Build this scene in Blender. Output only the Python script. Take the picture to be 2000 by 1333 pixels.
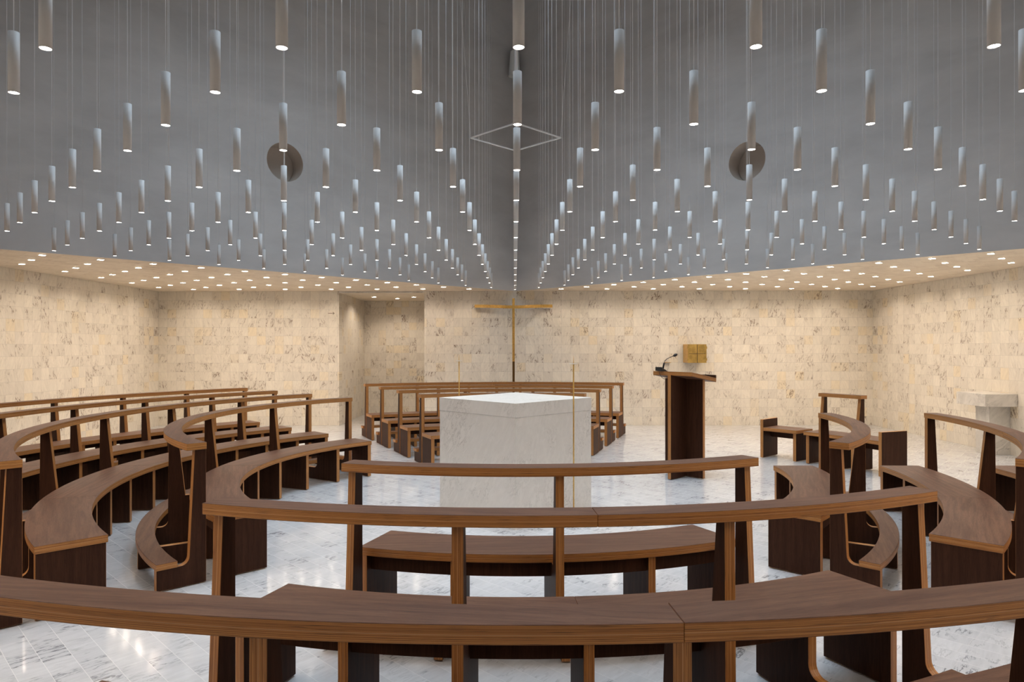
import bpy, bmesh, math, random
from mathutils import Vector, Matrix
random.seed(7)
S = bpy.context.scene
for o in list(bpy.data.objects): bpy.data.objects.remove(o)
COL = S.collection
PI = math.pi
def rad(d): return d*PI/180

# ------------------------------------------------------------------ camera
EYE = 1.61
cam = bpy.data.cameras.new('camera'); cam.sensor_width = 36.0; cam.sensor_fit = 'HORIZONTAL'
cam.lens = 1338.6*36/2000; cam.shift_y = 13.3/2000; cam.shift_x = 0.0
cam.clip_start = .05; cam.clip_end = 100
camo = bpy.data.objects.new('camera', cam); COL.objects.link(camo)
camo.matrix_world = Matrix.Translation((0, 0, EYE)) @ Matrix.Rotation(.00316, 4, 'Z') @ Matrix.Rotation(PI/2, 4, 'X') @ Matrix.Rotation(-.0010, 4, 'Z')
S.camera = camo

# ------------------------------------------------------------------ world, exposure
w = bpy.data.worlds.new('world'); S.world = w; w.use_nodes = True
w.node_tree.nodes['Background'].inputs[0].default_value = (.6, .75, 1, 1)
w.node_tree.nodes['Background'].inputs[1].default_value = 0.02
S.view_settings.view_transform = 'Standard'; S.view_settings.look = 'None'
S.view_settings.gamma = 1.0; S.view_settings.use_curve_mapping = False
S.view_settings.exposure = 0.15
S.cycles.use_denoising = True
S.cycles.max_bounces = 5; S.cycles.diffuse_bounces = 3; S.cycles.glossy_bounces = 2
S.cycles.transmission_bounces = 4
S.cycles.sample_clamp_indirect = 4.0
S.cycles.caustics_reflective = False; S.cycles.caustics_refractive = False
S.cycles.use_light_tree = True; S.cycles.light_sampling_threshold = .03
S.cycles.use_adaptive_sampling = True; S.cycles.adaptive_threshold = .25

# ------------------------------------------------------------------ geometry constants (metres)
CX, CY = 0.018, 6.783          # centre of the room, of the altar and of all the pew arcs
HW = 7.40                      # half width of the room
YB = 14.20                     # back wall
YF = -0.66                     # wall behind the camera
HC = 2.787                     # soffit height
HP = 2.773                     # bottom of the pendants
TOP = 9.6                      # roof of the shaft
D = 7.43                       # half diagonal of the shaft
U = 0.4589                     # half pitch of the lamp lattice
X0, Y0 = 0.0185, 2.653

# ------------------------------------------------------------------ daylight from the skylight high over the altar
def area(name, loc, size, power, col, rot=(0, 0, 0), spread=PI, shape='SQUARE', size_y=None):
    L = bpy.data.lights.new(name, 'AREA'); L.energy = power; L.color = col; L.shape = shape; L.size = size
    if size_y: L.shape = 'RECTANGLE'; L.size_y = size_y
    L.spread = spread
    o = bpy.data.objects.new(name, L); COL.objects.link(o); o.location = loc; o.rotation_euler = rot
    return o
SKY_POWER = 235
area('skylight_daylight', (CX, CY, TOP-.05), 4.0, SKY_POWER, (.64, .82, 1.0), rot=(0, 0, PI/4), spread=rad(106))
PEND_W, SOFF_W = 3.7, 8.6
PEND_COL, SOFF_COL = (1.0, .89, .78), (1.0, .845, .70)

# ------------------------------------------------------------------ node helpers
class N:
    def __init__(s, name):
        s.m = bpy.data.materials.new(name); s.m.use_nodes = True; s.t = s.m.node_tree
        s.b = s.t.nodes['Principled BSDF']
    def n(s, typ, **kw):
        nd = s.t.nodes.new(typ)
        for k, v in kw.items():
            if k.startswith('i_'): nd.inputs[k[2:]].default_value = v
            elif k.startswith('n_'): nd.inputs[int(k[2:])].default_value = v
            else: setattr(nd, k, v)
        return nd
    def l(s, a, b): s.t.links.new(a, b)
    def math(s, op, a, b=None, c=None, clamp=False):
        nd = s.n('ShaderNodeMath', operation=op, use_clamp=clamp)
        for i, v in enumerate((a, b, c)):
            if v is None: continue
            if isinstance(v, (int, float)): nd.inputs[i].default_value = v
            else: s.l(v, nd.inputs[i])
        return nd.outputs[0]
    def vmath(s, op, a, b=None):
        nd = s.n('ShaderNodeVectorMath', operation=op)
        for i, v in enumerate((a, b)):
            if v is None: continue
            if isinstance(v, (tuple, list)): nd.inputs[i].default_value = v
            else: s.l(v, nd.inputs[i])
        return nd.outputs[0]
    def ramp(s, f, pts, interp='LINEAR'):
        nd = s.n('ShaderNodeValToRGB'); cr = nd.color_ramp; cr.interpolation = interp
        while len(cr.elements) < len(pts): cr.elements.new(.5)
        for e, (p, c) in zip(cr.elements, pts):
            e.position = p; e.color = (c, c, c, 1) if isinstance(c, (int, float)) else (*c, 1)
        s.l(f, nd.inputs[0]); return nd.outputs[0]
    def mix(s, f, a, b, blend='MIX'):
        nd = s.n('ShaderNodeMix', data_type='RGBA', blend_type=blend)
        for i, v in ((0, f), (6, a), (7, b)):
            if isinstance(v, (int, float)): nd.inputs[i].default_value = v
            elif isinstance(v, tuple): nd.inputs[i].default_value = (*v, 1)
            else: s.l(v, nd.inputs[i])
        return nd.outputs[2]

def marble(name, axes, tw, th, light, dark, vein, amount, rough, stagger=0.0, joint=.0022, rot45=False, slant=.55, jointcol=None, origin=(0, 0), vscale=1.0, tint2=None, flipq=-1.0, lightjoint=False):
    """Marble tiles laid in the plane of two world axes."""
    k = N(name)
    tc = k.n('ShaderNodeTexCoord')
    sp = k.n('ShaderNodeSeparateXYZ'); k.l(tc.outputs['Object'], sp.inputs[0])
    a, b = sp.outputs[axes[0]], sp.outputs[axes[1]]
    if rot45:
        a2 = k.math('MULTIPLY', k.math('ADD', a, b), .70711)
        b2 = k.math('MULTIPLY', k.math('SUBTRACT', b, a), .70711)
        a, b = a2, b2
    a = k.math('SUBTRACT', a, origin[0]); b = k.math('SUBTRACT', b, origin[1])
    u = k.math('DIVIDE', a, tw); v = k.math('DIVIDE', b, th)
    iu0 = k.math('FLOOR', u)
    if stagger:
        wn0 = k.n('ShaderNodeTexWhiteNoise', noise_dimensions='1D'); k.l(iu0, wn0.inputs['W'])
        v = k.math('ADD', v, k.math('MULTIPLY', wn0.outputs['Value'], stagger))
    iv = k.math('FLOOR', v)
    fu = k.math('SUBTRACT', u, iu0); fv = k.math('SUBTRACT', v, iv)
    cid = k.n('ShaderNodeCombineXYZ'); k.l(iu0, cid.inputs[0]); k.l(iv, cid.inputs[1])
    wn = k.n('ShaderNodeTexWhiteNoise', noise_dimensions='2D'); k.l(cid.outputs[0], wn.inputs['Vector'])
    # joints
    du = k.math('MULTIPLY', k.math('MINIMUM', fu, k.math('SUBTRACT', 1, fu)), tw)
    dv = k.math('MULTIPLY', k.math('MINIMUM', fv, k.math('SUBTRACT', 1, fv)), th)
    dj = k.math('MINIMUM', du, dv)
    jm = k.math('LESS_THAN', dj, joint); jl = k.math('LESS_THAN', du, joint)
    # vein coordinates: partly continuous over neighbours, jumped per tile
    flip = k.math('SUBTRACT', k.math('MULTIPLY', k.math('GREATER_THAN', k.math('FRACT', k.math('MULTIPLY', wn.outputs['Value'], 7.7)), flipq), 2.0), 1.0)
    cv = k.n('ShaderNodeCombineXYZ'); k.l(k.math('MULTIPLY', a, flip), cv.inputs[0]); k.l(b, cv.inputs[1])
    off = k.vmath('MULTIPLY', wn.outputs['Color'], (3.0, 3.0, 3.0))
    big = k.n('ShaderNodeTexWhiteNoise', noise_dimensions='2D')
    cid2 = k.n('ShaderNodeCombineXYZ')
    k.l(k.math('FLOOR', k.math('MULTIPLY', iu0, .5)), cid2.inputs[0]); k.l(iv, cid2.inputs[1]); k.l(cid2.outputs[0], big.inputs['Vector'])
    off = k.vmath('MULTIPLY', big.outputs['Color'], (5.0, 5.0, 5.0)) if False else off
    p = k.vmath('ADD', cv.outputs[0], off)
    # slanted anisotropic veins
    mp = k.n('ShaderNodeMapping', vector_type='TEXTURE'); mp.inputs['Rotation'].default_value = (0, 0, slant)
    mp.inputs['Scale'].default_value = (1/(17*vscale), 1/(3.6*vscale), 1)
    k.l(p, mp.inputs['Vector'])
    n1 = k.n('ShaderNodeTexNoise', i_Scale=1.0, i_Detail=6.0, i_Roughness=.62, i_Distortion=.2); k.l(mp.outputs[0], n1.inputs['Vector'])
    ridge = k.math('ABSOLUTE', k.math('SUBTRACT', n1.outputs[0], .5))
    r1 = k.ramp(ridge, [(0, 1.0), (.012, .85), (.032, 0)])
    n2 = k.n('ShaderNodeTexNoise', i_Scale=4.5, i_Detail=3.0, i_Roughness=.6); k.l(p, n2.inputs['Vector'])
    msk = k.ramp(n2.outputs[0], [(.48, 0), (.58, 1)])
    amt = k.ramp(wn.outputs['Value'], [(0, .1), (.5, .45), (1, 1.0)])
    vf = k.math('MULTIPLY', k.math('MULTIPLY', r1, msk), k.math('MULTIPLY', amt, amount), clamp=True)
    # soft streaks
    mp2 = k.n('ShaderNodeMapping', vector_type='TEXTURE'); mp2.inputs['Rotation'].default_value = (0, 0, slant)
    mp2.inputs['Scale'].default_value = (1/(30*vscale), 1/(5*vscale), 1); k.l(p, mp2.inputs['Vector'])
    n3 = k.n('ShaderNodeTexNoise', i_Scale=1.0, i_Detail=4.0, i_Roughness=.65); k.l(mp2.outputs[0], n3.inputs['Vector'])
    base = k.mix(wn.outputs['Value'], light, dark)
    if tint2:
        sel = k.ramp(k.math('FRACT', k.math('MULTIPLY', wn.outputs['Value'], 17.3)), [(.86, 0), (.97, .7)])
        base = k.mix(sel, base, tint2)
    st = k.ramp(n3.outputs[0], [(.3, .90), (.7, 1.04)])
    base = k.mix(1.0, base, st, 'MULTIPLY')
    c = k.mix(vf, base, vein)
    c = k.mix(k.math('MULTIPLY', jm, .7), c, jointcol or tuple(x*.66 for x in dark))
    if lightjoint: c = k.mix(k.math('MULTIPLY', jl, .35), c, (.86, .85, .83))
    k.l(c, k.b.inputs['Base Color'])
    k.b.inputs['Roughness'].default_value = rough
    k.b.inputs['Specular IOR Level'].default_value = .5
    rr = k.math('ADD', k.math('MULTIPLY', jm, .4), k.math('MULTIPLY_ADD', wn.outputs['Value'], .06, rough))
    k.l(rr, k.b.inputs['Roughness'])
    # each tile is laid a hair out of plane
    geo = k.n('ShaderNodeNewGeometry')
    tilt = k.vmath('MULTIPLY', k.vmath('SUBTRACT', wn.outputs['Color'], (.5, .5, .5)), (.008, .008, .008))
    nn = k.vmath('NORMALIZE', k.vmath('ADD', geo.outputs['Normal'], tilt))
    k.l(nn, k.b.inputs['Normal'])
    return k.m

WL, WD, WV, WT = (.82, .755, .645), (.73, .67, .575), (.17, .10, .06), (.82, .70, .50)
T = .1858
M = {}
M['wall_xz'] = marble('cream_marble_back', (0, 2), T, T, WL, WD, WV, 1.0, .2, origin=(CX-HW, 0), tint2=WT, slant=-.32, flipq=.4)
M['wall_yz'] = marble('cream_marble_side', (1, 2), T, T, WL, WD, WV, 1.0, .2, origin=(YB, 0), tint2=WT, slant=.32, flipq=.4)
M['soffit'] = marble('cream_marble_soffit', (0, 1), .19, .13, (.90, .78, .62), (.82, .70, .55), (.34, .23, .15), .55, .35, rot45=True, stagger=.7, slant=.3, joint=.001, tint2=None)
M['floor'] = marble('white_marble_floor', (0, 1), .128, .185, (.65, .655, .665), (.58, .585, .60), (.16, .16, .17), .95, .075, rot45=True, stagger=.45, slant=1.67, joint=.0014, jointcol=(.42, .41, .40), vscale=1.1, lightjoint=True)

def plain_marble(name, light, dark, vein, scale=3.0, slant=.6, rough=.35):
    k = N(name); tc = k.n('ShaderNodeTexCoord')
    mp = k.n('ShaderNodeMapping', vector_type='TEXTURE'); mp.inputs['Rotation'].default_value = (slant*.4, slant, 0); mp.inputs['Scale'].default_value = (1/(scale*5), 1/(scale*5), 1/(scale*1.2))
    k.l(tc.outputs['Object'], mp.inputs['Vector'])
    n1 = k.n('ShaderNodeTexNoise', i_Scale=1.0, i_Detail=5.0, i_Roughness=.6, i_Distortion=.5); k.l(mp.outputs[0], n1.inputs['Vector'])
    n2 = k.n('ShaderNodeTexNoise', i_Scale=3.0, i_Detail=3.0); k.l(tc.outputs['Object'], n2.inputs['Vector'])
    ridge = k.ramp(k.math('ABSOLUTE', k.math('SUBTRACT', n1.outputs[0], .5)), [(0, 1), (.03, 0)])
    f = k.math('MULTIPLY', ridge, k.ramp(n2.outputs[0], [(.45, 0), (.7, .8)]))
    c = k.mix(k.ramp(n1.outputs[0], [(.3, 0), (.7, 1)]), light, dark)
    c = k.mix(f, c, vein)
    k.l(c, k.b.inputs['Base Color']); k.b.inputs['Roughness'].default_value = rough
    return k.m
M['altar'] = plain_marble('white_altar_marble', (.86, .815, .755), (.79, .745, .685), (.42, .38, .33), 5.0)
M['console'] = plain_marble('veined_console_marble', (.76, .72, .66), (.56, .53, .48), (.22, .20, .18), 1.6, slant=.8)

def stucco():
    k = N('grey_stucco'); tc = k.n('ShaderNodeTexCoord')
    n1 = k.n('ShaderNodeTexNoise', i_Scale=.55, i_Detail=5.0, i_Roughness=.6, i_Distortion=.4)
    mp = k.n('ShaderNodeMapping'); mp.inputs['Scale'].default_value = (1, 1, 2.4); mp.inputs['Rotation'].default_value = (.3, .2, 0)
    k.l(tc.outputs['Object'], mp.inputs['Vector']); k.l(mp.outputs[0], n1.inputs['Vector'])
    n2 = k.n('ShaderNodeTexNoise', i_Scale=7.0, i_Detail=6.0, i_Roughness=.7); k.l(mp.outputs[0], n2.inputs['Vector'])
    c = k.mix(k.ramp(n1.outputs[0], [(.3, 0), (.7, 1)]), (.53, .515, .50), (.73, .71, .69))
    c = k.mix(k.ramp(n2.outputs[0], [(.25, .0), (.8, .5)]), c, (.63, .61, .59))
    k.l(c, k.b.inputs['Base Color']); k.b.inputs['Roughness'].default_value = .75
    bp = k.n('ShaderNodeBump', i_Strength=.12, i_Distance=.01); k.l(n2.outputs[0], bp.inputs['Height']); k.l(bp.outputs[0], k.b.inputs['Normal'])
    return k.m
M['stucco'] = stucco()

def veneer(name, c1, c2, c3, rough, spec=.28):
    """Walnut veneer, grain along UV.x (metres)."""
    k = N(name); uv = k.n('ShaderNodeUVMap'); oi = k.n('ShaderNodeObjectInfo')
    mp = k.n('ShaderNodeMapping'); mp.inputs['Scale'].default_value = (2.2, 38, 1)
    k.l(uv.outputs[0], mp.inputs['Vector'])
    off = k.n('ShaderNodeCombineXYZ'); k.l(k.math('MULTIPLY', oi.outputs['Random'], 37.0), off.inputs[0]); k.l(k.math('MULTIPLY', oi.outputs['Random'], 91.0), off.inputs[2])
    p = k.vmath('ADD', mp.outputs[0], off.outputs[0])
    wv = k.n('ShaderNodeTexNoise', i_Scale=1.0, i_Detail=4.0, i_Roughness=.6, i_Distortion=.5); k.l(p, wv.inputs['Vector'])
    mp2 = k.n('ShaderNodeMapping'); mp2.inputs['Scale'].default_value = (14, 420, 1); k.l(uv.outputs[0], mp2.inputs['Vector'])
    n2 = k.n('ShaderNodeTexNoise', i_Scale=1.0, i_Detail=3.0, i_Roughness=.7); k.l(mp2.outputs[0], n2.inputs['Vector'])
    mp3 = k.n('ShaderNodeMapping'); mp3.inputs['Scale'].default_value = (.7, 3.5, 1); k.l(uv.outputs[0], mp3.inputs['Vector'])
    p3 = k.vmath('ADD', mp3.outputs[0], off.outputs[0])
    n3 = k.n('ShaderNodeTexNoise', i_Scale=1.0, i_Detail=2.0); k.l(p3, n3.inputs['Vector'])
    c = k.mix(k.ramp(wv.outputs[0], [(.38, 0), (.62, 1)]), c1, c2)
    c = k.mix(k.ramp(n3.outputs[0], [(.4, 0), (.75, .6)]), c, c3)
    c = k.mix(1.0, c, k.ramp(n2.outputs[0], [(.30, .50), (.48, 1.0), (.72, 1.22)]), 'MULTIPLY')
    k.l(c, k.b.inputs['Base Color']); k.b.inputs['Roughness'].default_value = rough; k.b.inputs['Specular IOR Level'].default_value = spec
    bp = k.n('ShaderNodeBump', i_Strength=.15, i_Distance=.002); k.l(n2.outputs[0], bp.inputs['Height']); k.l(bp.outputs[0], k.b.inputs['Normal'])
    return k.m
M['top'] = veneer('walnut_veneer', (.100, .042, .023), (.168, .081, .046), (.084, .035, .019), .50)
M['side'] = veneer('shaded_walnut_veneer', (.040, .015, .0075), (.062, .024, .012), (.030, .011, .0055), .55, .12)  # same walnut as the tops; shade on upright faces darkened into the colour

def ply():
    """Edge of double birch plywood: layers across UV.x (0 .. about .048 m)."""
    k = N('plywood_edge'); uv = k.n('ShaderNodeUVMap'); sp = k.n('ShaderNodeSeparateXYZ'); k.l(uv.outputs[0], sp.inputs[0])
    oi = k.n('ShaderNodeObjectInfo')
    t = sp.outputs[0]; L = sp.outputs[1]
    lay = k.math('DIVIDE', t, .0024)
    li = k.math('FLOOR', lay)
    wn = k.n('ShaderNodeTexWhiteNoise', noise_dimensions='1D'); k.l(k.math('ADD', li, k.math('MULTIPLY', oi.outputs['Random'], 50)), wn.inputs['W'])
    cmb = k.n('ShaderNodeCombineXYZ'); k.l(k.math('MULTIPLY', t, 700), cmb.inputs[0]); k.l(k.math('MULTIPLY', L, 9), cmb.inputs[1]); k.l(k.math('MULTIPLY', oi.outputs['Random'], 30), cmb.inputs[2])
    n1 = k.n('ShaderNodeTexNoise', i_Scale=1.0, i_Detail=2.0, i_Roughness=.5); k.l(cmb.outputs[0], n1.inputs['Vector'])
    c = k.mix(wn.outputs['Value'], (.32, .115, .022), (.58, .26, .068))
    c = k.mix(k.ramp(n1.outputs[0], [(.58, 0), (.68, .85)]), c, (.10, .040, .012))
    fr = k.math('FRACT', lay)
    c = k.mix(k.math('MULTIPLY', k.math('LESS_THAN', fr, .22), .6), c, (.14, .06, .02))
    mid = k.math('LESS_THAN', k.math('ABSOLUTE', k.math('SUBTRACT', t, .0235)), .0009)
    c = k.mix(k.math('MULTIPLY', mid, .7), c, (.62, .36, .17))
    vv = k.math('LESS_THAN', k.math('MINIMUM', t, k.math('SUBTRACT', .0478, t)), .0007)
    c = k.mix(k.math('MULTIPLY', vv, .7), c, (.10, .05, .03))
    k.l(c, k.b.inputs['Base Color']); k.b.inputs['Roughness'].default_value = .45
    return k.m
M['ply'] = ply()

def simple(name, col, rough=.5, metal=0.0, noise=0.0, nscale=20, spec=.5):
    k = N(name); k.b.inputs['Roughness'].default_value = rough; k.b.inputs['Metallic'].default_value = metal
    k.b.inputs['Specular IOR Level'].default_value = spec
    tc = k.n('ShaderNodeTexCoord'); n1 = k.n('ShaderNodeTexNoise', i_Scale=float(nscale), i_Detail=4.0); k.l(tc.outputs['Object'], n1.inputs['Vector'])
    c = k.mix(k.ramp(n1.outputs[0], [(.3, 0), (.7, 1)]), col, tuple(x*(1-noise) for x in col))
    k.l(c, k.b.inputs['Base Color']); return k.m
M['white_metal'] = simple('white_painted_metal', (.76, .725, .69), .6, noise=.03, spec=.3)
M['cable'] = simple('white_cable', (.85, .86, .88), .5, noise=.02)
M['brass'] = simple('brushed_brass', (.78, .47, .13), .36, .8, .25, 30)
M['old_brass'] = simple('mottled_brass', (.60, .40, .12), .42, .9, .35, 14)
M['dark_brass'] = simple('darker_brass', (.20, .11, .035), .45, .9, .2, 12)
M['black'] = simple('black_plastic', (.012, .012, .013), .45)
M['groove'] = simple('dark_groove', (.10, .055, .02), .6)
M['glass'] = simple('pale_dish', (.85, .82, .76), .2)
M['vent'] = simple('taupe_painted_metal', (.66, .57, .49), .6, noise=.08, nscale=3)
M['spot'] = simple('grey_green_paint', (.80, .82, .80), .5)
M['blackfoot'] = simple('black_rubber', (.02, .018, .016), .7)
def emit(name, col, strength):
    k = N(name); k.b.inputs['Emission Color'].default_value = (*col, 1); k.b.inputs['Emission Strength'].default_value = strength
    k.b.inputs['Base Color'].default_value = (.9, .9, .9, 1); k.m.cycles.emission_sampling = 'NONE'; return k.m
M['lens'] = emit('pendant_lens', (1, .95, .88), 22)
M['slens'] = emit('downlight_lens', (1, .90, .74), 22)

# ------------------------------------------------------------------ mesh helpers
def build(name, verts, faces, mats, mi=None, uvs=None, parent=None, origin=(0, 0, 0), smooth=False, bevel=0):
    me = bpy.data.meshes.new(name)
    ox, oy, oz = origin
    me.from_pydata([(x-ox, y-oy, z-oz) for x, y, z in verts], [], faces)
    for m in mats: me.materials.append(M[m] if isinstance(m, str) else m)
    if mi:
        me.polygons.foreach_set('material_index', mi)
    if uvs:
        ul = me.uv_layers.new(name='UVMap'); k = 0
        for f in uvs:
            for c in f: ul.data[k].uv = c; k += 1
    if smooth: me.polygons.foreach_set('use_smooth', [True]*len(me.polygons))
    me.update()
    o = bpy.data.objects.new(name, me); COL.objects.link(o)
    if parent: o.parent = parent
    if bevel:
        b = o.modifiers.new('bevel', 'BEVEL'); b.width = bevel; b.segments = 1; b.limit_method = 'ANGLE'; b.angle_limit = rad(50)
    return o
def fixn(o):
    bm = bmesh.new(); bm.from_mesh(o.data); bmesh.ops.recalc_face_normals(bm, faces=bm.faces); bm.to_mesh(o.data); bm.free(); return o
def empty(name, loc, label=None, cat=None, group=None, rz=0):
    o = bpy.data.objects.new(name, None); o.empty_display_size = .1; COL.objects.link(o)
    o.location = loc; o.rotation_euler = (0, 0, rz)
    return tag(o, label, cat, group)
def tag(o, label=None, cat=None, group=None, kind=None):
    if label: o['label'] = label
    if cat: o['category'] = cat
    if group: o['group'] = group
    if kind: o['kind'] = kind
    return o
def box(name, c, s, mat, parent=None, rz=0, bevel=.002, origin=(0, 0, 0), taper=None):
    """Box with centre c and size s; UVs in metres."""
    hx, hy, hz = s[0]/2, s[1]/2, s[2]/2
    P = [(-hx, -hy, -hz), (hx, -hy, -hz), (hx, hy, -hz), (-hx, hy, -hz), (-hx, -hy, hz), (hx, -hy, hz), (hx, hy, hz), (-hx, hy, hz)]
    F = [(0, 3, 2, 1), (4, 5, 6, 7), (0, 1, 5, 4), (1, 2, 6, 5), (2, 3, 7, 6), (3, 0, 4, 7)]
    cs, sn = math.cos(rz), math.sin(rz)
    V = [(c[0]+x*cs-y*sn, c[1]+x*sn+y*cs, c[2]+z) for x, y, z in P]
    uv = []
    for f in F:
        pts = [P[i] for i in f]
        n = (Vector(pts[1])-Vector(pts[0])).cross(Vector(pts[2])-Vector(pts[1]))
        a = max(range(3), key=lambda i: abs(n[i]))
        if a == 2: uv.append([(p[0], p[1]) for p in pts])
        elif a == 1: uv.append([(p[2], p[0]) for p in pts])
        else: uv.append([(p[2], p[1]) for p in pts])
    return build(name, V, F, [mat], None, uv, parent, origin, bevel=bevel)
def tube(name, pts, r, mat, parent=None, n=8, caps=True, origin=(0, 0, 0), radii=None, smooth=True):
    V, F = [], []
    pts = [Vector(p) for p in pts]
    for i, p in enumerate(pts):
        d = (pts[min(i+1, len(pts)-1)]-pts[max(i-1, 0)]).normalized()
        up = Vector((0, 0, 1)) if abs(d.z) < .9 else Vector((1, 0, 0))
        a = d.cross(up).normalized(); b = d.cross(a).normalized()
        rr = radii[i] if radii else r
        for k in range(n):
            t = 2*PI*k/n; q = p + a*math.cos(t)*rr + b*math.sin(t)*rr; V.append(tuple(q))
    for i in range(len(pts)-1):
        for k in range(n):
            F.append((i*n+k, i*n+(k+1) % n, (i+1)*n+(k+1) % n, (i+1)*n+k))
    ns = len(F)
    if caps: F.append(tuple(range(n))[::-1]); F.append(tuple((len(pts)-1)*n+k for k in range(n)))
    o = build(name, V, F, [mat], None, None, parent, origin); fixn(o)
    if smooth:
        for i, p in enumerate(o.data.polygons): p.use_smooth = i < ns
    return o

# ------------------------------------------------------------------ the room
def poly(name, pts, mat, uvaxes=None):
    return tag(build(name, pts, [tuple(range(len(pts)))], [mat]), kind='structure')
XL, XR = CX-HW, CX+HW
def slab(name, plan, z0, z1, mat):
    """Flat polygon with a thickness."""
    n = len(plan)
    V = [(x, y, z0) for x, y in plan]+[(x, y, z1) for x, y in plan]
    F = [tuple(range(n))[::-1], tuple(range(n, 2*n))]+[(i, (i+1) % n, (i+1) % n+n, i+n) for i in range(n)]
    o = build(name, V, F, [mat]); fixn(o); return tag(o, kind='structure')
NX0, NX1, NX2, NY1 = -3.63, -1.862, -.9, 16.62   # recess in the back wall
slab('floor', [(XL-.2, YF-.2), (XR+.2, YF-.2), (XR+.2, YB), (NX2+.2, YB), (NX2+.2, NY1+.2), (NX0-.2, NY1+.2), (NX0-.2, YB), (XL-.2, YB)], -.2, 0, 'floor')
# soffit: four corner plates around the shaft
def dm(x): return x
for nm, plan in (('ceiling_back_left', [(XL-.2, CY), (CX-D, CY), (CX, CY+D), (CX, YB+.01), (XL-.2, YB+.01)]),
                 ('ceiling_back_right', [(XR+.2, CY), (CX+D, CY), (CX, CY+D), (CX, YB+.01), (XR+.2, YB+.01)]),
                 ('ceiling_front_left', [(XL-.2, CY), (CX-D, CY), (CX, CY-D), (CX, YF-.2), (XL-.2, YF-.2)]),
                 ('ceiling_front_right', [(XR+.2, CY), (CX+D, CY), (CX, CY-D), (CX, YF-.2), (XR+.2, YF-.2)])):
    pp = []
    for q in plan:
        q = (max(XL-.2, min(XR+.2, q[0])), max(YF-.2, min(YB+.01, q[1])))
        if not pp or (abs(pp[-1][0]-q[0])+abs(pp[-1][1]-q[1])) > 1e-4: pp.append(q)
    slab(nm, pp, HC, HC+.16, 'soffit')
slab('wall_left', [(XL-.2, YF-.2), (XL, YF-.2), (XL, YB), (XL-.2, YB)], 0, HC, 'wall_yz')
slab('wall_right', [(XR, YF-.2), (XR+.2, YF-.2), (XR+.2, YB), (XR, YB)], 0, HC, 'wall_yz')
slab('wall_front', [(XL, YF-.2), (XR, YF-.2), (XR, YF), (XL, YF)], 0, HC, 'wall_xz')
slab('wall_back_left', [(XL-.2, YB), (NX0, YB), (NX0, YB+.25), (XL-.2, YB+.25)], 0, HC+.2, 'wall_xz')
slab('wall_back_right', [(NX1, YB), (XR+.2, YB), (XR+.2, YB+.25), (NX1, YB+.25)], 0, HC+.2, 'wall_xz')
# the recess
slab('wall_recess_left', [(NX0-.2, YB+.25), (NX0, YB+.25), (NX0, NY1), (NX0-.2, NY1)], 0, HC, 'wall_yz')
slab('wall_recess_right', [(NX2, YB+.25), (NX2+.2, YB+.25), (NX2+.2, NY1), (NX2, NY1)], 0, HC, 'wall_yz')
slab('wall_recess_back', [(NX0-.2, NY1), (NX2+.2, NY1), (NX2+.2, NY1+.2), (NX0-.2, NY1+.2)], 0, HC, 'wall_xz')
slab('ceiling_recess', [(NX0, YB+.02), (NX2, YB+.02), (NX2, NY1), (NX0, NY1)], HC-.036, HC+.2, 'soffit')
tag(box('trim_1', ((NX0+NX1)/2, YB+.012, HC-.018), (NX1-NX0, .02, .034), 'dark_brass' if False else 'console', bevel=0), kind='structure')

# ------------------------------------------------------------------ the shaft: four upright walls over the soffit edge
DS = D-.008
A = (CX-DS, CY); B = (CX, CY+DS); C_ = (CX+DS, CY); F_ = (CX, CY-DS)
HOLE_D, HOLE_H, HOLE_R = None, 4.50, .30
def shaft_wall(name, p, q, hole=None):
    """Upright wall from p to q with an optional round opening (distance along, height)."""
    p = Vector((*p, 0)); q = Vector((*q, 0)); d = (q-p); L = d.length; d.normalize()
    nrm = Vector((-d.y, d.x, 0))
    if (Vector((CX, CY, 0))-p).dot(nrm) > 0: nrm = -nrm     # outward
    z0, z1 = HC-.002, TOP
    V, F = [], []
    if hole:
        s0, h0 = hole; n = 48; K = []
        corners = [(0, z0), (L, z0), (L, z1), (0, z1)]
        angs = [2*PI*i/n for i in range(n)]
        outer = []
        for t in angs:
            c, s = math.cos(t), math.sin(t)
            kx = ((L-s0)/c if c > 1e-9 else (-s0/c if c < -1e-9 else 1e9))
            kz = ((z1-h0)/s if s > 1e-9 else ((z0-h0)/s if s < -1e-9 else 1e9))
            kk = min(kx, kz); outer.append((s0+c*kk, h0+s*kk))
        for cx, cz in corners:      # snap the nearest ray to each corner
            j = min(range(n), key=lambda i: (outer[i][0]-cx)**2+(outer[i][1]-cz)**2); outer[j] = (cx, cz)
        for (a, b) in outer: V.append(tuple(p+d*a+Vector((0, 0, b))))
        for t in angs: V.append(tuple(p+d*(s0+HOLE_R*math.cos(t))+Vector((0, 0, h0+HOLE_R*math.sin(t)))))
        for i in range(n):
            j = (i+1) % n; F.append((i, j, n+j, n+i))
    else:
        V = [tuple(p+Vector((0, 0, z0))), tuple(q+Vector((0, 0, z0))), tuple(q+Vector((0, 0, z1))), tuple(p+Vector((0, 0, z1)))]
        F = [(0, 1, 2, 3)]
    # outer skin
    b = len(V); th = .45
    V += [tuple(p+nrm*th+Vector((0, 0, HC+.17))), tuple(q+nrm*th+Vector((0, 0, HC+.17))), tuple(q+nrm*th+Vector((0, 0, z1))), tuple(p+nrm*th+Vector((0, 0, z1)))]
    F.append((b, b+1, b+2, b+3))
    o = build(name, V, F, ['stucco']); tag(o, kind='structure')
    return p, d, nrm
sB = (Vector((*B, 0))-Vector((*A, 0))).length
hx = 5.05
r1 = shaft_wall('wall_shaft_back_left', B, A, (hx, HOLE_H))
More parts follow.
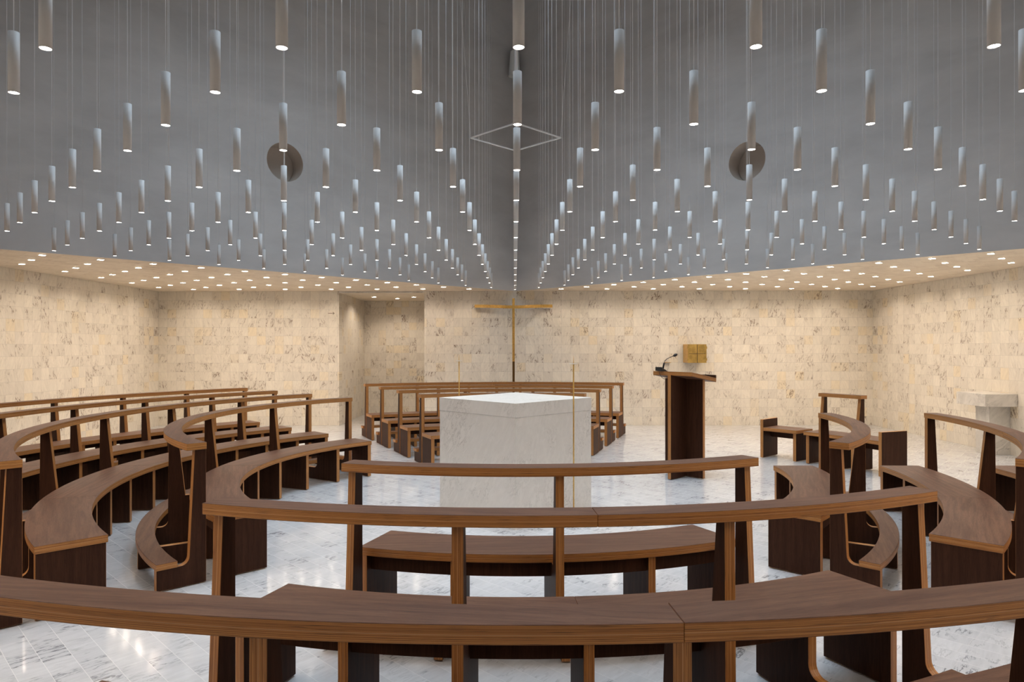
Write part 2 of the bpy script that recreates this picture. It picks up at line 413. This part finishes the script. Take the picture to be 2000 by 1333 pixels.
r2 = shaft_wall('wall_shaft_back_right', B, C_, (hx+.02, HOLE_H+.0))
shaft_wall('wall_shaft_front_left', F_, A); shaft_wall('wall_shaft_front_right', F_, C_)
slab('ceiling_shaft', [A, F_, C_, B], TOP, TOP+.2, 'stucco')
for (p, d, nrm), s0, side in ((r1, hx, 'left'), (r2, hx+.02, 'right')):
    c = p+d*s0+Vector((0, 0, HOLE_H)); n = 48; dep = .33
    V, F = [], []
    e = empty('round_wall_recess', tuple(c), 'round taupe porthole in the grey shaft wall, %s of the hanging square frame' % side, 'porthole', 'round recesses in the shaft walls')
    for k2, (rr, dd) in enumerate(((HOLE_R, 0), (HOLE_R, dep))):
        for i in range(n):
            t = 2*PI*i/n; V.append(tuple(c+d*rr*math.cos(t)+Vector((0, 0, rr*math.sin(t)))+nrm*dd))
    for i in range(n): F.append((i, (i+1) % n, n+(i+1) % n, n+i))
    o = build('sleeve', V, F, ['vent'], None, None, e, tuple(c), smooth=True)
    V2 = [tuple(c+d*(HOLE_R-.004)*math.cos(2*PI*i/n)+Vector((0, 0, (HOLE_R-.004)*math.sin(2*PI*i/n)))+nrm*(dep-.01)) for i in range(n)]
    V2 += [tuple(c+d*(HOLE_R-.004)*math.cos(2*PI*i/n)+Vector((0, 0, (HOLE_R-.004)*math.sin(2*PI*i/n)))+nrm*dep) for i in range(n)]
    F2 = [tuple(range(n)), tuple(range(n, 2*n))[::-1]]+[(i, (i+1) % n, n+(i+1) % n, n+i) for i in range(n)]
    o = build('end_disc', V2, F2, ['vent'], None, None, e, tuple(c)); fixn(o)

# ------------------------------------------------------------------ pews
def P(t, r, z, s=0.0):
    """Point at bearing t (degrees; 0 = towards the camera), radius r, height z, s metres along the arc."""
    a = rad(t); return (CX+r*math.sin(a)+s*math.cos(a), CY-r*math.cos(a)+s*math.sin(a), z)
def plank(name, R0, R1, z0, z1, t0, t1, parent, origin, mat='top', grain=None, edge='ply'):
    n = max(2, int(abs(t1-t0)/1.0)+1)
    gm = rad((t0+t1)/2 if grain is None else grain); gx, gy = math.cos(gm), math.sin(gm)
    V, F, MI, UV = [], [], [], []
    for i in range(n+1):
        t = t0+(t1-t0)*i/n
        V += [P(t, R0, z0), P(t, R1, z0), P(t, R1, z1), P(t, R0, z1)]
    def guv(v): return (v[0]*gx+v[1]*gy, -v[0]*gy+v[1]*gx)
    for i in range(n):
        a, b = 4*i, 4*i+4
        la, lb = rad(t0+(t1-t0)*i/n)*R1, rad(t0+(t1-t0)*(i+1)/n)*R1
        F.append((a+3, b+3, b+2, a+2)); MI.append(0); UV.append([guv(V[j]) for j in F[-1]])
        F.append((a, a+1, b+1, b)); MI.append(0); UV.append([guv(V[j]) for j in F[-1]])
        F.append((a+1, a+2, b+2, b+1)); MI.append(1); UV.append([(0, la), (z1-z0, la), (z1-z0, lb), (0, lb)])
        F.append((a, b, b+3, a+3)); MI.append(1); UV.append([(0, la), (0, lb), (z1-z0, lb), (z1-z0, la)])
    for a, fl in ((0, 0), (4*n, 1)):
        f = (a, a+3, a+2, a+1) if not fl else (a, a+1, a+2, a+3)
        uvm = {a: (0, 0), a+3: (z1-z0, 0), a+2: (z1-z0, R1-R0), a+1: (0, R1-R0)}
        F.append(f); MI.append(1); UV.append([uvm[j] for j in f])
    o = build(name, V, F, [mat, edge], MI, UV, parent, origin, bevel=.0015)
    return o
TH = .046
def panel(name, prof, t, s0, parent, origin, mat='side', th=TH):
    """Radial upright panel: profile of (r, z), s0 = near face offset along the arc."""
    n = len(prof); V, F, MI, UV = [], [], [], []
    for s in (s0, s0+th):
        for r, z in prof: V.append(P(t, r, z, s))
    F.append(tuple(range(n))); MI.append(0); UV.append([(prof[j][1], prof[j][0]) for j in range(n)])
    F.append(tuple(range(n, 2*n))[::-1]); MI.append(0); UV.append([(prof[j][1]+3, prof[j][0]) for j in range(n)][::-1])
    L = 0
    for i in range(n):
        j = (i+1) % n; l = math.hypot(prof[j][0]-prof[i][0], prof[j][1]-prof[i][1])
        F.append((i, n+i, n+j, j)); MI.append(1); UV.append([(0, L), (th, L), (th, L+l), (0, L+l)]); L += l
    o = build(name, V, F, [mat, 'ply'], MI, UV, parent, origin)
    fixn(o)
    b = o.modifiers.new('bevel', 'BEVEL'); b.width = .0015; b.segments = 1; b.limit_method = 'ANGLE'; b.angle_limit = rad(50)
    return o
def arc2(cx, cz, r, a0, a1, n=6): return [(cx+r*math.cos(rad(a0+(a1-a0)*i/n)), cz+r*math.sin(rad(a0+(a1-a0)*i/n))) for i in range(n+1)]
ZS, ZT = .397, .445          # seat
ZR, ZRT = .917, .965         # rail
ZK, ZKT = .147, .190         # kneeler
FT = .008
def prof_mid(R):
    return ([(R-.555, FT), (R-.555, ZS), (R-.150, ZS), (R-.095, ZR), (R-.028, ZR)] + [(R-.022, ZK+.055)] + arc2(R+.033, ZK+.055, .055, 180, 270) + [(R+.188, ZK), (R+.188, FT)])
def prof_leg(R):
    return ([(R-.555, FT), (R-.555, ZS), (R-.205, ZS)] + arc2(R-.15, ZK+.055, .055, 180, 270) + [(R+.188, ZK), (R+.188, FT)])
def prof_seat(R): return [(R-.56, FT), (R-.56, ZS), (R-.19, ZS), (R-.19, FT)]
def prof_post(R):
    return ([(R-.13, FT), (R-.13, ZR), (R-.055, ZR)] + arc2(R+.035, ZK+.055, .055, 180, 270) + [(R+.188, ZK), (R+.188, FT)])
def pew(R, t0, t1, n, label, group, joints=(), seatj=()):
    tm = (t0+t1)/2; org = P(tm, R, 0)
    e = empty('pew', org, label, 'pew', group)
    def seg(name, R0, R1, z0, z1, js, mat='top'):
        ts = [t0]+[j for j in js if t0 < j < t1]+[t1]
        for a, b in zip(ts[:-1], ts[1:]):
            g = .0006/R0*57.3
            plank(name, R0, R1, z0, z1, a+(g if a != t0 else 0), b-(g if b != t1 else 0), e, org, mat)
    seg('back_rail', R-.13, R, ZR, ZRT, joints)
    seg('seat', R-.57, R-.185, ZS, ZT, seatj or joints)
    seg('kneeler', R+.06, R+.192, ZK, ZKT, joints)
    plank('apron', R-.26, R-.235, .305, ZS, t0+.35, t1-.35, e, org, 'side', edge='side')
    for i in range(2*n+1):
        t = t0+(t1-t0)*i/(2*n)
        if i == 0:
            panel('seat_leg', prof_seat(R), t, .004, e, org); panel('back_post', prof_post(R), t, .012, e, org)
        elif i == 2*n:
            panel('seat_leg', prof_seat(R), t, -.004-TH, e, org); panel('back_post', prof_post(R), t, -.012-TH, e, org)
        elif i % 2 == 0: panel('back_post', prof_mid(R), t, -TH/2, e, org)
        else: panel('seat_leg', prof_leg(R), t, -TH/2, e, org)
    return e
RR = [3.11, 4.15, 5.19, 6.23]
ORD = ['first', 'second', 'third', 'fourth']
for k in range(3):
    pew(RR[k], -18.5, 27.0, k+2, ['shortest of the front pews, its rail on three posts crossing the lower altar',
        'front pew on four posts, standing between the short pew and the foreground rail',
        'closest walnut pew, its plywood-edged rail crossing the whole foreground'][k], 'pews in front of the altar', joints=(4.2,) if k else ())
for k in range(4):
    js = {0: (-90,), 1: (-112.5, -90, -67.5), 2: (-112.5, -90, -67.5), 3: (-112.5, -90, -67.5)}[k]
    pew(RR[k], -134.8, -45.6, 2*(k+2), 'long curved walnut pew on the left, %s' % ['innermost ring, ending beside the altar front pews', 'second ring outward from the altar', 'third ring outward, behind the second', 'outermost ring along the left marble wall'][k], 'curved pews left of the altar', joints=js)
for k in range(4):
    pew(RR[k], 161.1, 206.1, k+2, 'walnut pew behind the altar, %s' % ['nearest to it and mostly hidden', 'second from it', 'third from it', 'farthest back, in front of the brass cross'][k], 'pews behind the altar', joints=(184,) if k else ())
for k in range(3):
    pew(RR[k], 46.0, 89.8, k+2, 'curved walnut pew on the right, %s' % ['tightest curve, nearest the altar', 'middle ring with a wide seat', 'outer ring cut off by the picture edge'][k], 'curved pews right of the altar', joints=(67.5,) if k else ())

# three celebrants' seats
def stool(ta, tb, label, arm=None, back=False):
    """ta < tb bearings; arm = bearing side with a tall side panel."""
    R0, R1 = 4.86, 5.22
    org = P((ta+tb)/2, R0+.18, 0); e = empty('presider_seat', org, label, 'seat', 'three seats by the lectern')
    a0 = ta+(.55 if arm == 'a' else -.25); b0 = tb-(.55 if arm == 'b' else -.25)
    plank('seat', R0-.03, R1+.02, ZS, ZT, a0, b0, e, org, grain=(ta+tb)/2)
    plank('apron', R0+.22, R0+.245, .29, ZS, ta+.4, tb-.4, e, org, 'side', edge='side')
    armp = [(R0-.03, FT), (R0-.03, .56), (R1+.04, .56), (R1+.04, FT)]
    legp = [(R0, FT), (R0, ZS), (R1, ZS), (R1, FT)]
    postp = [(R0, FT), (R0, ZS), (R1-.06, ZS), (R1+.01, ZR), (R1+.08, ZR), (R1+.08, FT)]
    for side, t, s in (('a', ta, 0.0), ('b', tb, -TH)):
        if arm == side: panel('arm_panel', armp, t, s, e, org)
        elif back: panel('back_post', postp, t, s, e, org)
        else: panel('leg', legp, t, s, e, org)
    if back: plank('back_rail', R1-.03, R1+.10, ZR, ZRT, ta-.25, tb+.25, e, org, grain=(ta+tb)/2)
stool(125.9, 132.2, 'low walnut seat with a side panel at its left end, nearest the lectern', arm='b')
stool(117.6, 124.1, 'walnut seat with a tall open backrest, between two lower seats', back=True)
stool(110.6, 116.2, 'low walnut seat with a side panel at its right end, farthest from the lectern', arm='a')

# ------------------------------------------------------------------ altar
AX, AY, AS, AH = .012, 6.80, .755, 1.118
al = empty('altar', (AX, AY, 0), 'white marble block altar turned corner-on in the middle of the pews', 'altar')
def prism(name, pts, z0, z1, mat, parent=None, origin=(0, 0, 0), bevel=.003, top=None):
    n = len(pts)
    V = [(x, y, z0) for x, y in pts]+[(x, y, z1 if top is None else top[i]) for i, (x, y) in enumerate(pts)]
    F = [tuple(range(n))[::-1], tuple(range(n, 2*n))]+[(i, (i+1) % n, (i+1) % n+n, i+n) for i in range(n)]
    uv = []
    for f in F:
        a, b, c = (Vector(V[i]) for i in f[:3]); nn = (b-a).cross(c-b)
        if abs(nn.z) > max(abs(nn.x), abs(nn.y)): uv.append([(V[i][0], V[i][1]) for i in f])
        else:
            d = (b-a); d.z = 0
            if d.length < 1e-6: d = c-b; d.z = 0
            d.normalize(); uv.append([(V[i][2], Vector(V[i]).dot(d)) for i in f])
    o = build(name, V, F, [mat], None, uv, parent, origin, bevel=bevel); return o
def dia(cx, cy, s): return [(cx, cy-s), (cx+s, cy), (cx, cy+s), (cx-s, cy)]
prism('base_block', dia(AX, AY, AS-.004), 0, AH-.128, 'altar', al, (AX, AY, 0), bevel=.0015)
prism('top_slab', dia(AX, AY, AS), AH-.127, AH, 'altar', al, (AX, AY, 0), bevel=.0015)
# candle holders
for (x, y, lab) in ((-.637, 7.92, 'thin brass candle rod standing behind the altar on its left side'), (.556, 6.42, 'thin brass candle rod standing before the right face of the altar')):
    e = empty('candle_stand', (x, y, 0), lab, 'candlestick', 'slender brass candle stands')
    tube('rod', [(x, y, .012), (x, y, .8), (x, y, 1.455)], .0065, 'brass', e, 10, origin=(x, y, 0))
    tube('foot', [(x, y, 0), (x, y, .012)], .05, 'brass', e, 20, origin=(x, y, 0), smooth=False)
    tube('dish', [(x, y, 1.455), (x, y, 1.459), (x, y, 1.463)], .04, 'glass', e, 20, origin=(x, y, 0), radii=[.012, .04, .042])
    tube('spike', [(x, y, 1.463), (x, y, 1.485), (x, y, 1.53)], .003, 'brass', e, 8, origin=(x, y, 0), radii=[.004, .003, .0008])

# hanging square frame
FX, FY, FZ, FS = .018, 6.783, 3.69, .452
e = empty('hanging_square_frame', (FX, FY, FZ), 'thin white square frame hanging corner-on high over the altar', 'hanging frame')
cn = dia(FX, FY, FS)
V, F = [], []
for s, z in ((FS, -.006), (FS, .006), (FS-.014, -.006), (FS-.014, .006)):
    V += [(x, y, FZ+z) for x, y in dia(FX, FY, s)]
for i in range(4):
    j = (i+1) % 4
    F += [(i, j, 4+j, 4+i), (8+i, 12+i, 12+j, 8+j), (4+i, 4+j, 12+j, 12+i), (i, 8+i, 8+j, j)]
fixn(build('square_bar', V, F, ['white_metal'], None, None, e, (FX, FY, FZ)))
for i, (x, y) in enumerate(cn):
    dx, dy = (x-FX)/FS, (y-FY)/FS
    tube('suspension_wire', [(x-dx*.008-dy*.008, y-dy*.008+dx*.008, FZ), (x+dx*.44-dy*.03, y+dy*.44+dx*.03, TOP)], .0018, 'cable', e, 6, origin=(FX, FY, FZ))

# ------------------------------------------------------------------ cross
e = empty('standing_cross', (CX, 13.92, 0), 'tall brass cross with gently bowed arms before the back wall', 'cross')
XC = 1003/1338.6; xc = (1003.0-1004.2)/1338.6*13.92
box('stem', (xc, 13.92, (1.33+2.617)/2), (.049, .02, 2.617-1.33), 'brass', e, origin=(CX, 13.92, 0))
box('lower_stem', (xc, 13.92, .665), (.046, .018, 1.33), 'dark_brass', e, origin=(CX, 13.92, 0))  # lower length given a darker colour than the stem above
V, F = [], []; n = 40
for i in range(n+1):
    q = -1+2*i/n; x = xc+q*.80; sag = math.exp(-(q*2.2)**2)
    y = 13.905+(1-sag)*.20; z = 2.468-.030*sag
    for dz in (-.031, .031):
        for dy in (-.006, .006): V.append((x, y+dy-.012, z+dz))
for i in range(n):
    a, b = 4*i, 4*i+4
    F += [(a, b, b+2, a+2), (a+1, a+3, b+3, b+1), (a+2, b+2, b+3, a+3), (a, a+1, b+1, b)]
F += [(0, 2, 3, 1), (4*n, 4*n+1, 4*n+3, 4*n+2)]
o = fixn(build('arms', V, F, ['brass'], None, None, e, (CX, 13.92, 0)))

# ------------------------------------------------------------------ tabernacle on the back wall
tx, ty, tz, ts = 3.685, 13.995, 1.49, .375
e = empty('tabernacle', (tx, YB, tz), 'square brass tabernacle box with an incised cross fixed on the back wall', 'tabernacle')
box('body', (tx, 14.01, tz), (ts, .38, ts), 'brass', e, origin=(tx, YB, tz))
yf = 14.01-.19
gl = .007
box('door_left', (tx-(ts/4+gl/4), yf-.008, tz), (ts/2-gl, .014, ts), 'old_brass', e, origin=(tx, YB, tz), bevel=.0015)
box('door_right', (tx+(ts/4+gl/4), yf-.008, tz), (ts/2-gl, .014, ts), 'old_brass', e, origin=(tx, YB, tz), bevel=.0015)
box('cross_groove', (tx, yf-.0158, tz+.0), (.33, .003, .010), 'groove', e, origin=(tx, YB, tz), bevel=0)
box('centre_groove', (tx, yf-.004, tz), (.012, .012, ts-.004), 'groove', e, origin=(tx, YB, tz), bevel=0)
for sx in (-1, 1):
    for sz in (-1, 1): box('hinge', (tx+sx*(ts/2+.005), yf-.008, tz+sz*.12), (.014, .016, .05), 'old_brass', e, origin=(tx, YB, tz), bevel=.001)
tag(box('wall_bracket', (3.165, YB-.04, 1.305), (.135, .08, .006), 'brass', bevel=.001), 'tiny flat brass bracket on the back wall behind the microphone', 'wall bracket')

# ------------------------------------------------------------------ lectern
lx, ly = 2.125, 8.56
dA = Vector((-.66, -.75)).normalized()
def rot(v, a): return Vector((v.x*math.cos(a)-v.y*math.sin(a), v.x*math.sin(a)+v.y*math.cos(a)))
e = empty('lectern', (lx, ly, 0), 'tall walnut lectern with a sloping reading desk, holding a microphone', 'lectern')
def lpanel(name, p, q, zt0, zt1):
    p, q = Vector(p), Vector(q); d = (q-p).normalized(); nn = Vector((-d.y, d.x))*.0235
    pts = [p-nn, q-nn, q+nn, p+nn]
    V = [(v.x, v.y, .01) for v in pts]+[(pts[0].x, pts[0].y, zt0), (pts[1].x, pts[1].y, zt1), (pts[2].x, pts[2].y, zt1), (pts[3].x, pts[3].y, zt0)]
    F = [(0, 3, 2, 1), (4, 5, 6, 7), (0, 1, 5, 4), (2, 3, 7, 6), (1, 2, 6, 5), (3, 0, 4, 7)]
    L = (q-p).length
    uv = [[(0, 0)]*4, [(0, 0), (0, L), (.047, L), (.047, 0)],
          [(0, 0), (0, L), (1.3, L), (1.3, 0)], [(0, L), (0, 0), (1.3, 0), (1.3, L)],
          [(0, 0), (.047, 0), (.047, 1.3), (0, 1.3)], [(0, 0), (.047, 0), (.047, 1.3), (0, 1.3)]]
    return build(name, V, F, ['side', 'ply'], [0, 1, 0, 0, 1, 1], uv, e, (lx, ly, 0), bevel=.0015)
ap = Vector((2.105, 8.545))
hi, lo = 1.285, 1.20
def desk_z(x, y):   # underside plane of the desk: high towards the altar
    k = (Vector((x, y))-Vector((lx, ly))).dot(Vector((-.77, -.64)))
    return 1.222+.165*k
lpanel('cross_panel', (1.885, 8.335), (2.345, 8.77), desk_z(1.885, 8.335)+.002, desk_z(2.345, 8.77)+.002)
lpanel('cross_panel', (2.315, 8.375), (1.95, 8.80), desk_z(2.315, 8.375)+.002, desk_z(1.95, 8.80)+.002)
u = Vector((-.77, -.64)); pv = Vector((.64, -.77))
c0 = Vector((2.12, 8.53))
cors = [c0+u*.25-pv*.29, c0+u*.25+pv*.285, c0-u*.25+pv*.285, c0-u*.25-pv*.29]
V = [(c.x, c.y, desk_z(c.x, c.y)) for c in cors]+[(c.x, c.y, desk_z(c.x, c.y)+.05) for c in cors]
F = [(0, 3, 2, 1), (4, 5, 6, 7), (0, 1, 5, 4), (1, 2, 6, 5), (2, 3, 7, 6), (3, 0, 4, 7)]
uvs = [[(V[i][0], V[i][1]) for i in F[0]], [(V[i][0]*.64-V[i][1]*.77, V[i][0]*.77+V[i][1]*.64) for i in F[1]]]+[[(0, 0), (0, .57), (.05, .57), (.05, 0)] for _ in range(4)]
o = build('reading_desk', V, F, ['top', 'ply'], [0, 0, 1, 1, 1, 1], uvs, e, (lx, ly, 0), bevel=.0015); 
fixn(o)
# book ledge on the low edge
q0, q1 = cors[2], cors[3]
lp = [q0, q1, q1+u*.022, q0+u*.022]
V = [(c.x, c.y, desk_z(c.x, c.y)+.049) for c in lp]+[(c.x, c.y, desk_z(c.x, c.y)+.085) for c in lp]
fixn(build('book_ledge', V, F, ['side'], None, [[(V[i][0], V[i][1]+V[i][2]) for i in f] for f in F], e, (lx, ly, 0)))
# microphone, rests on the desk
mx, my = 1.83, 8.52
mz = desk_z(mx, my)+.05
m = empty('gooseneck_microphone', (mx, my, mz), 'black gooseneck microphone with a flat base on the lectern desk', 'microphone')
bu, bp_ = u, pv
bc = [Vector((mx, my))+bu*a+bp_*b for a, b in ((.06, -.05), (.06, .05), (-.06, .05), (-.06, -.05))]
V = [(c.x, c.y, desk_z(c.x, c.y)+.051) for c in bc]+[(c.x, c.y, desk_z(c.x, c.y)+h) for c, h in zip(bc, (.098, .098, .064, .064))]
fixn(build('base', V, F, ['black'], None, None, m, (mx, my, mz), bevel=.003))
def px3(px, py, y): return ((px-1004.2)/1338.6*y, y, EYE-(py-679.8)/1338.6*y)
yy = 8.5
neck = [px3(*q, yy) for q in ((1294.5, 722), (1296.5, 711), (1298, 706), (1302, 702.0), (1308, 699), (1315, 696))]
tube('gooseneck', neck, .006, 'black', m, 8, origin=(mx, my, mz), radii=[.011, .010, .0045, .0042, .004, .004])
tube('microphone_head', [px3(1314.5, 696.5, yy), px3(1316.5, 695.4, yy), px3(1320, 693.8, yy), px3(1322.3, 692.8, yy)], .014, 'black', m, 12, origin=(mx, my, mz), radii=[.007, .016, .018, .010])
tube('cord', [px3(1287.5, 727, 8.36), px3(1288.5, 732, 8.33), px3(1292, 737.5, 8.38), px3(1296, 740.5, 8.48), px3(1301, 742, 8.56)], .0032, 'black', m, 6, origin=(mx, my, mz))

# ------------------------------------------------------------------ marble side table against the right wall
e = empty('side_table', (7.2, 10.45, 0), 'veined marble console table against the right marble wall', 'console table')
box('top_slab', ((6.94+XR)/2-.001, 10.45, .825), (XR-6.94-.002, .66, .187), 'console', e, origin=(7.2, 10.45, 0))
box('pedestal', ((7.10+XR)/2, 10.42, .366), (XR-7.10-.002, .30, .732), 'console', e, origin=(7.2, 10.45, 0))

# arrow sign
asx, asz, ay = (646.5-1004.2)/1338.6*YB, EYE+(679.8-612)/1338.6*YB, YB-.003
V, F = [], []
def q4(a, b, w_):
    a, b = Vector(a), Vector(b); d = (b-a).normalized(); nn = Vector((-d.y, d.x))*w_/2; i = len(V)
    for yy_ in (ay, ay+.003):
        for p in (a-nn, b-nn, b+nn, a+nn): V.append((p.x, yy_, p.y))
    F.extend([(i, i+1, i+2, i+3), (i+4, i+7, i+6, i+5), (i, i+4, i+5, i+1), (i+1, i+5, i+6, i+2), (i+2, i+6, i+7, i+3), (i+3, i+7, i+4, i)])
q4((asx-.065, asz), (asx+.065, asz), .010)
q4((asx+.035, asz+.028), (asx+.068, asz-.003), .009); q4((asx+.035, asz-.028), (asx+.068, asz+.003), .009)
tag(build('direction_arrow', V, F, ['groove']), 'small dark arrow pointing right on the back wall beside the recess', 'sign')

# ------------------------------------------------------------------ spotlight in the far corner of the shaft
e = empty('corner_spotlight', (CX, 13.90, 7.15), 'pale conical spotlight high in the far corner of the shaft', 'spotlight')
px_, py_ = .012, 13.90
V, F = [], []; n = 28
rings = [(.122, 7.12), (.118, 7.15), (.086, 7.62), (.03, 7.66)]
for r, z in rings:
    for i in range(n): V.append((px_+r*math.cos(2*PI*i/n), py_+r*math.sin(2*PI*i/n), z))
for k in range(3):
    for i in range(n): F.append((k*n+i, k*n+(i+1) % n, (k+1)*n+(i+1) % n, (k+1)*n+i))
F.append(tuple(3*n+i for i in range(n)))
k0 = len(V)
for r, z in ((.112, 7.12), (.08, 7.58)):
    for i in range(n): V.append((px_+r*math.cos(2*PI*i/n), py_+r*math.sin(2*PI*i/n), z))
for i in range(n):
    F.append((i, k0+i, k0+(i+1) % n, (i+1) % n)); F.append((k0+i, k0+n+i, k0+n+(i+1) % n, k0+(i+1) % n))
F.append(tuple(k0+n+i for i in range(n)))
build('housing', V, F, ['spot'], None, None, e, (CX, 13.90, 7.15), smooth=False)
box('wall_arm', (px_, 14.06, 7.5), (.03, .18, .03), 'spot', e, origin=(CX, 13.90, 7.15))

# ------------------------------------------------------------------ lamps
def disc_mesh(name, r, n, mat, dz=0.0, square=False, th=.003):
    V, F = [], []
    if square: ring = [(r, 0), (0, r), (-r, 0), (0, -r)]; n = 4
    else: ring = [(r*math.cos(2*PI*i/n), r*math.sin(2*PI*i/n)) for i in range(n)]
    V = [(x, y, dz) for x, y in ring]+[(x, y, dz+th) for x, y in ring]
    F = [tuple(range(n))[::-1], tuple(range(n, 2*n))]+[(i, (i+1) % n, n+(i+1) % n, n+i) for i in range(n)]
    me = bpy.data.meshes.new(name); me.from_pydata(V, [], F); me.materials.append(M[mat]); return me
def cyl_mesh(name, r, z0, z1, n, mat, inner=None):
    V = [(r*math.cos(2*PI*i/n), r*math.sin(2*PI*i/n), z) for z in (z0, z1) for i in range(n)]
    F = [(i, (i+1) % n, n+(i+1) % n, n+i) for i in range(n)]+[tuple(range(n, 2*n))]
    if inner:
        V += [(inner*math.cos(2*PI*i/n), inner*math.sin(2*PI*i/n), z0) for i in range(n)]
        V += [(inner*math.cos(2*PI*i/n), inner*math.sin(2*PI*i/n), z0+.02) for i in range(n)]
        F += [(i, 2*n+i, 2*n+(i+1) % n, (i+1) % n) for i in range(n)]
        F += [(2*n+i, 3*n+i, 3*n+(i+1) % n, 2*n+(i+1) % n) for i in range(n)]
        F += [tuple(3*n+i for i in range(n))]
    else: F += [tuple(range(n))[::-1]]
    me = bpy.data.meshes.new(name); me.from_pydata(V, [], F); me.materials.append(M[mat])
    me.polygons.foreach_set('use_smooth', [len(p.vertices) == 4 and abs(p.normal.z) < .5 for p in me.polygons])
    return me
me_tube = cyl_mesh('tube', .0228, 0, .276, 20, 'white_metal', .0212)
me_lens = disc_mesh('lens', .0208, 16, 'lens', .002)
me_cable = cyl_mesh('cable', .0022, .276, TOP-HP, 6, 'cable')
me_sfr = disc_mesh('trim_frame', .055, 4, 'white_metal', -.004, True, .006)
me_sln = disc_mesh('lens', .046, 4, 'slens', -.006, True, .002)
def spot(name, power, col, cone, blend):
    L = bpy.data.lights.new(name, 'SPOT'); L.energy = power; L.color = col; L.spot_size = cone; L.spot_blend = blend
    L.shadow_soft_size = .02; return L
LP_ = spot('pendant_beam', PEND_W, PEND_COL, rad(140), .9)
LN_ = spot('downlight_beam', 19.0, SOFF_COL, rad(150), .6)
LS_ = spot('downlight_beam', SOFF_W, SOFF_COL, rad(150), .6)
def inst(name, me, parent, loc=(0, 0, 0)):
    o = bpy.data.objects.new(name, me); COL.objects.link(o); o.parent = parent; o.location = loc; return o
ORDW = ['', 'first', 'second', 'third', 'fourth', 'fifth', 'sixth', 'seventh', 'eighth', 'ninth', 'tenth', 'eleventh', 'twelfth', 'thirteenth', 'fourteenth', 'fifteenth', 'sixteenth', 'seventeenth', 'eighteenth', 'nineteenth', 'twentieth', 'twenty-first', 'twenty-second', 'twenty-third', 'twenty-fourth', 'twenty-fifth', 'twenty-sixth', 'twenty-seventh', 'twenty-eighth', 'twenty-ninth', 'thirtieth', 'thirty-first']
for b in range(-3, 25):
    for a in range(-15, 16):
        if (a+b) % 2: continue
        x, y = X0+a*U, Y0+b*U
        row = ORDW[25-b]
        k = (abs(a)+1)//2 if b % 2 else abs(a)//2
        if abs(a)+abs(b-9) <= 15:
            where = 'on the centre line' if a == 0 else '%s %s of the centre line' % (ORDW[k], 'left' if a < 0 else 'right')
            e = empty('pendant_light', (x, y, HP), 'white tube pendant in the %s row from the back, %s' % (row, where), 'pendant light', 'white tube pendants hanging in the grey shaft')
            inst('tube', me_tube, e); inst('lens', me_lens, e); inst('cable', me_cable, e)
            inst('beam', LP_, e, (0, 0, -.004))
        elif abs(a) <= 15:
            # counted from the side wall
            lim = 15 if b % 2 else 14
            kk = (lim-abs(a))//2+1
            e = empty('recessed_downlight', (x, y, HC), 'recessed ceiling light, %s from the %s wall in the %s row from the back' % (ORDW[kk], 'left' if a < 0 else 'right', row), 'downlight', 'recessed lights in the marble soffit')
            inst('trim_frame', me_sfr, e); inst('lens', me_sln, e)
            inst('beam', LS_, e, (0, 0, -.02))
for x, y, wd in ((-3.13, 15.30, 'nearest its left side'), (-2.69, 15.78, 'deepest in it'), (-2.24, 15.30, 'nearest its right side')):
    e = empty('recessed_downlight', (x, y, HC-.036), 'small ceiling light inside the wall recess, %s' % wd, 'downlight', 'recessed lights in the wall niche')
    inst('trim_frame', me_sfr, e); inst('lens', me_sln, e); inst('beam', LN_, e, (0, 0, -.02))
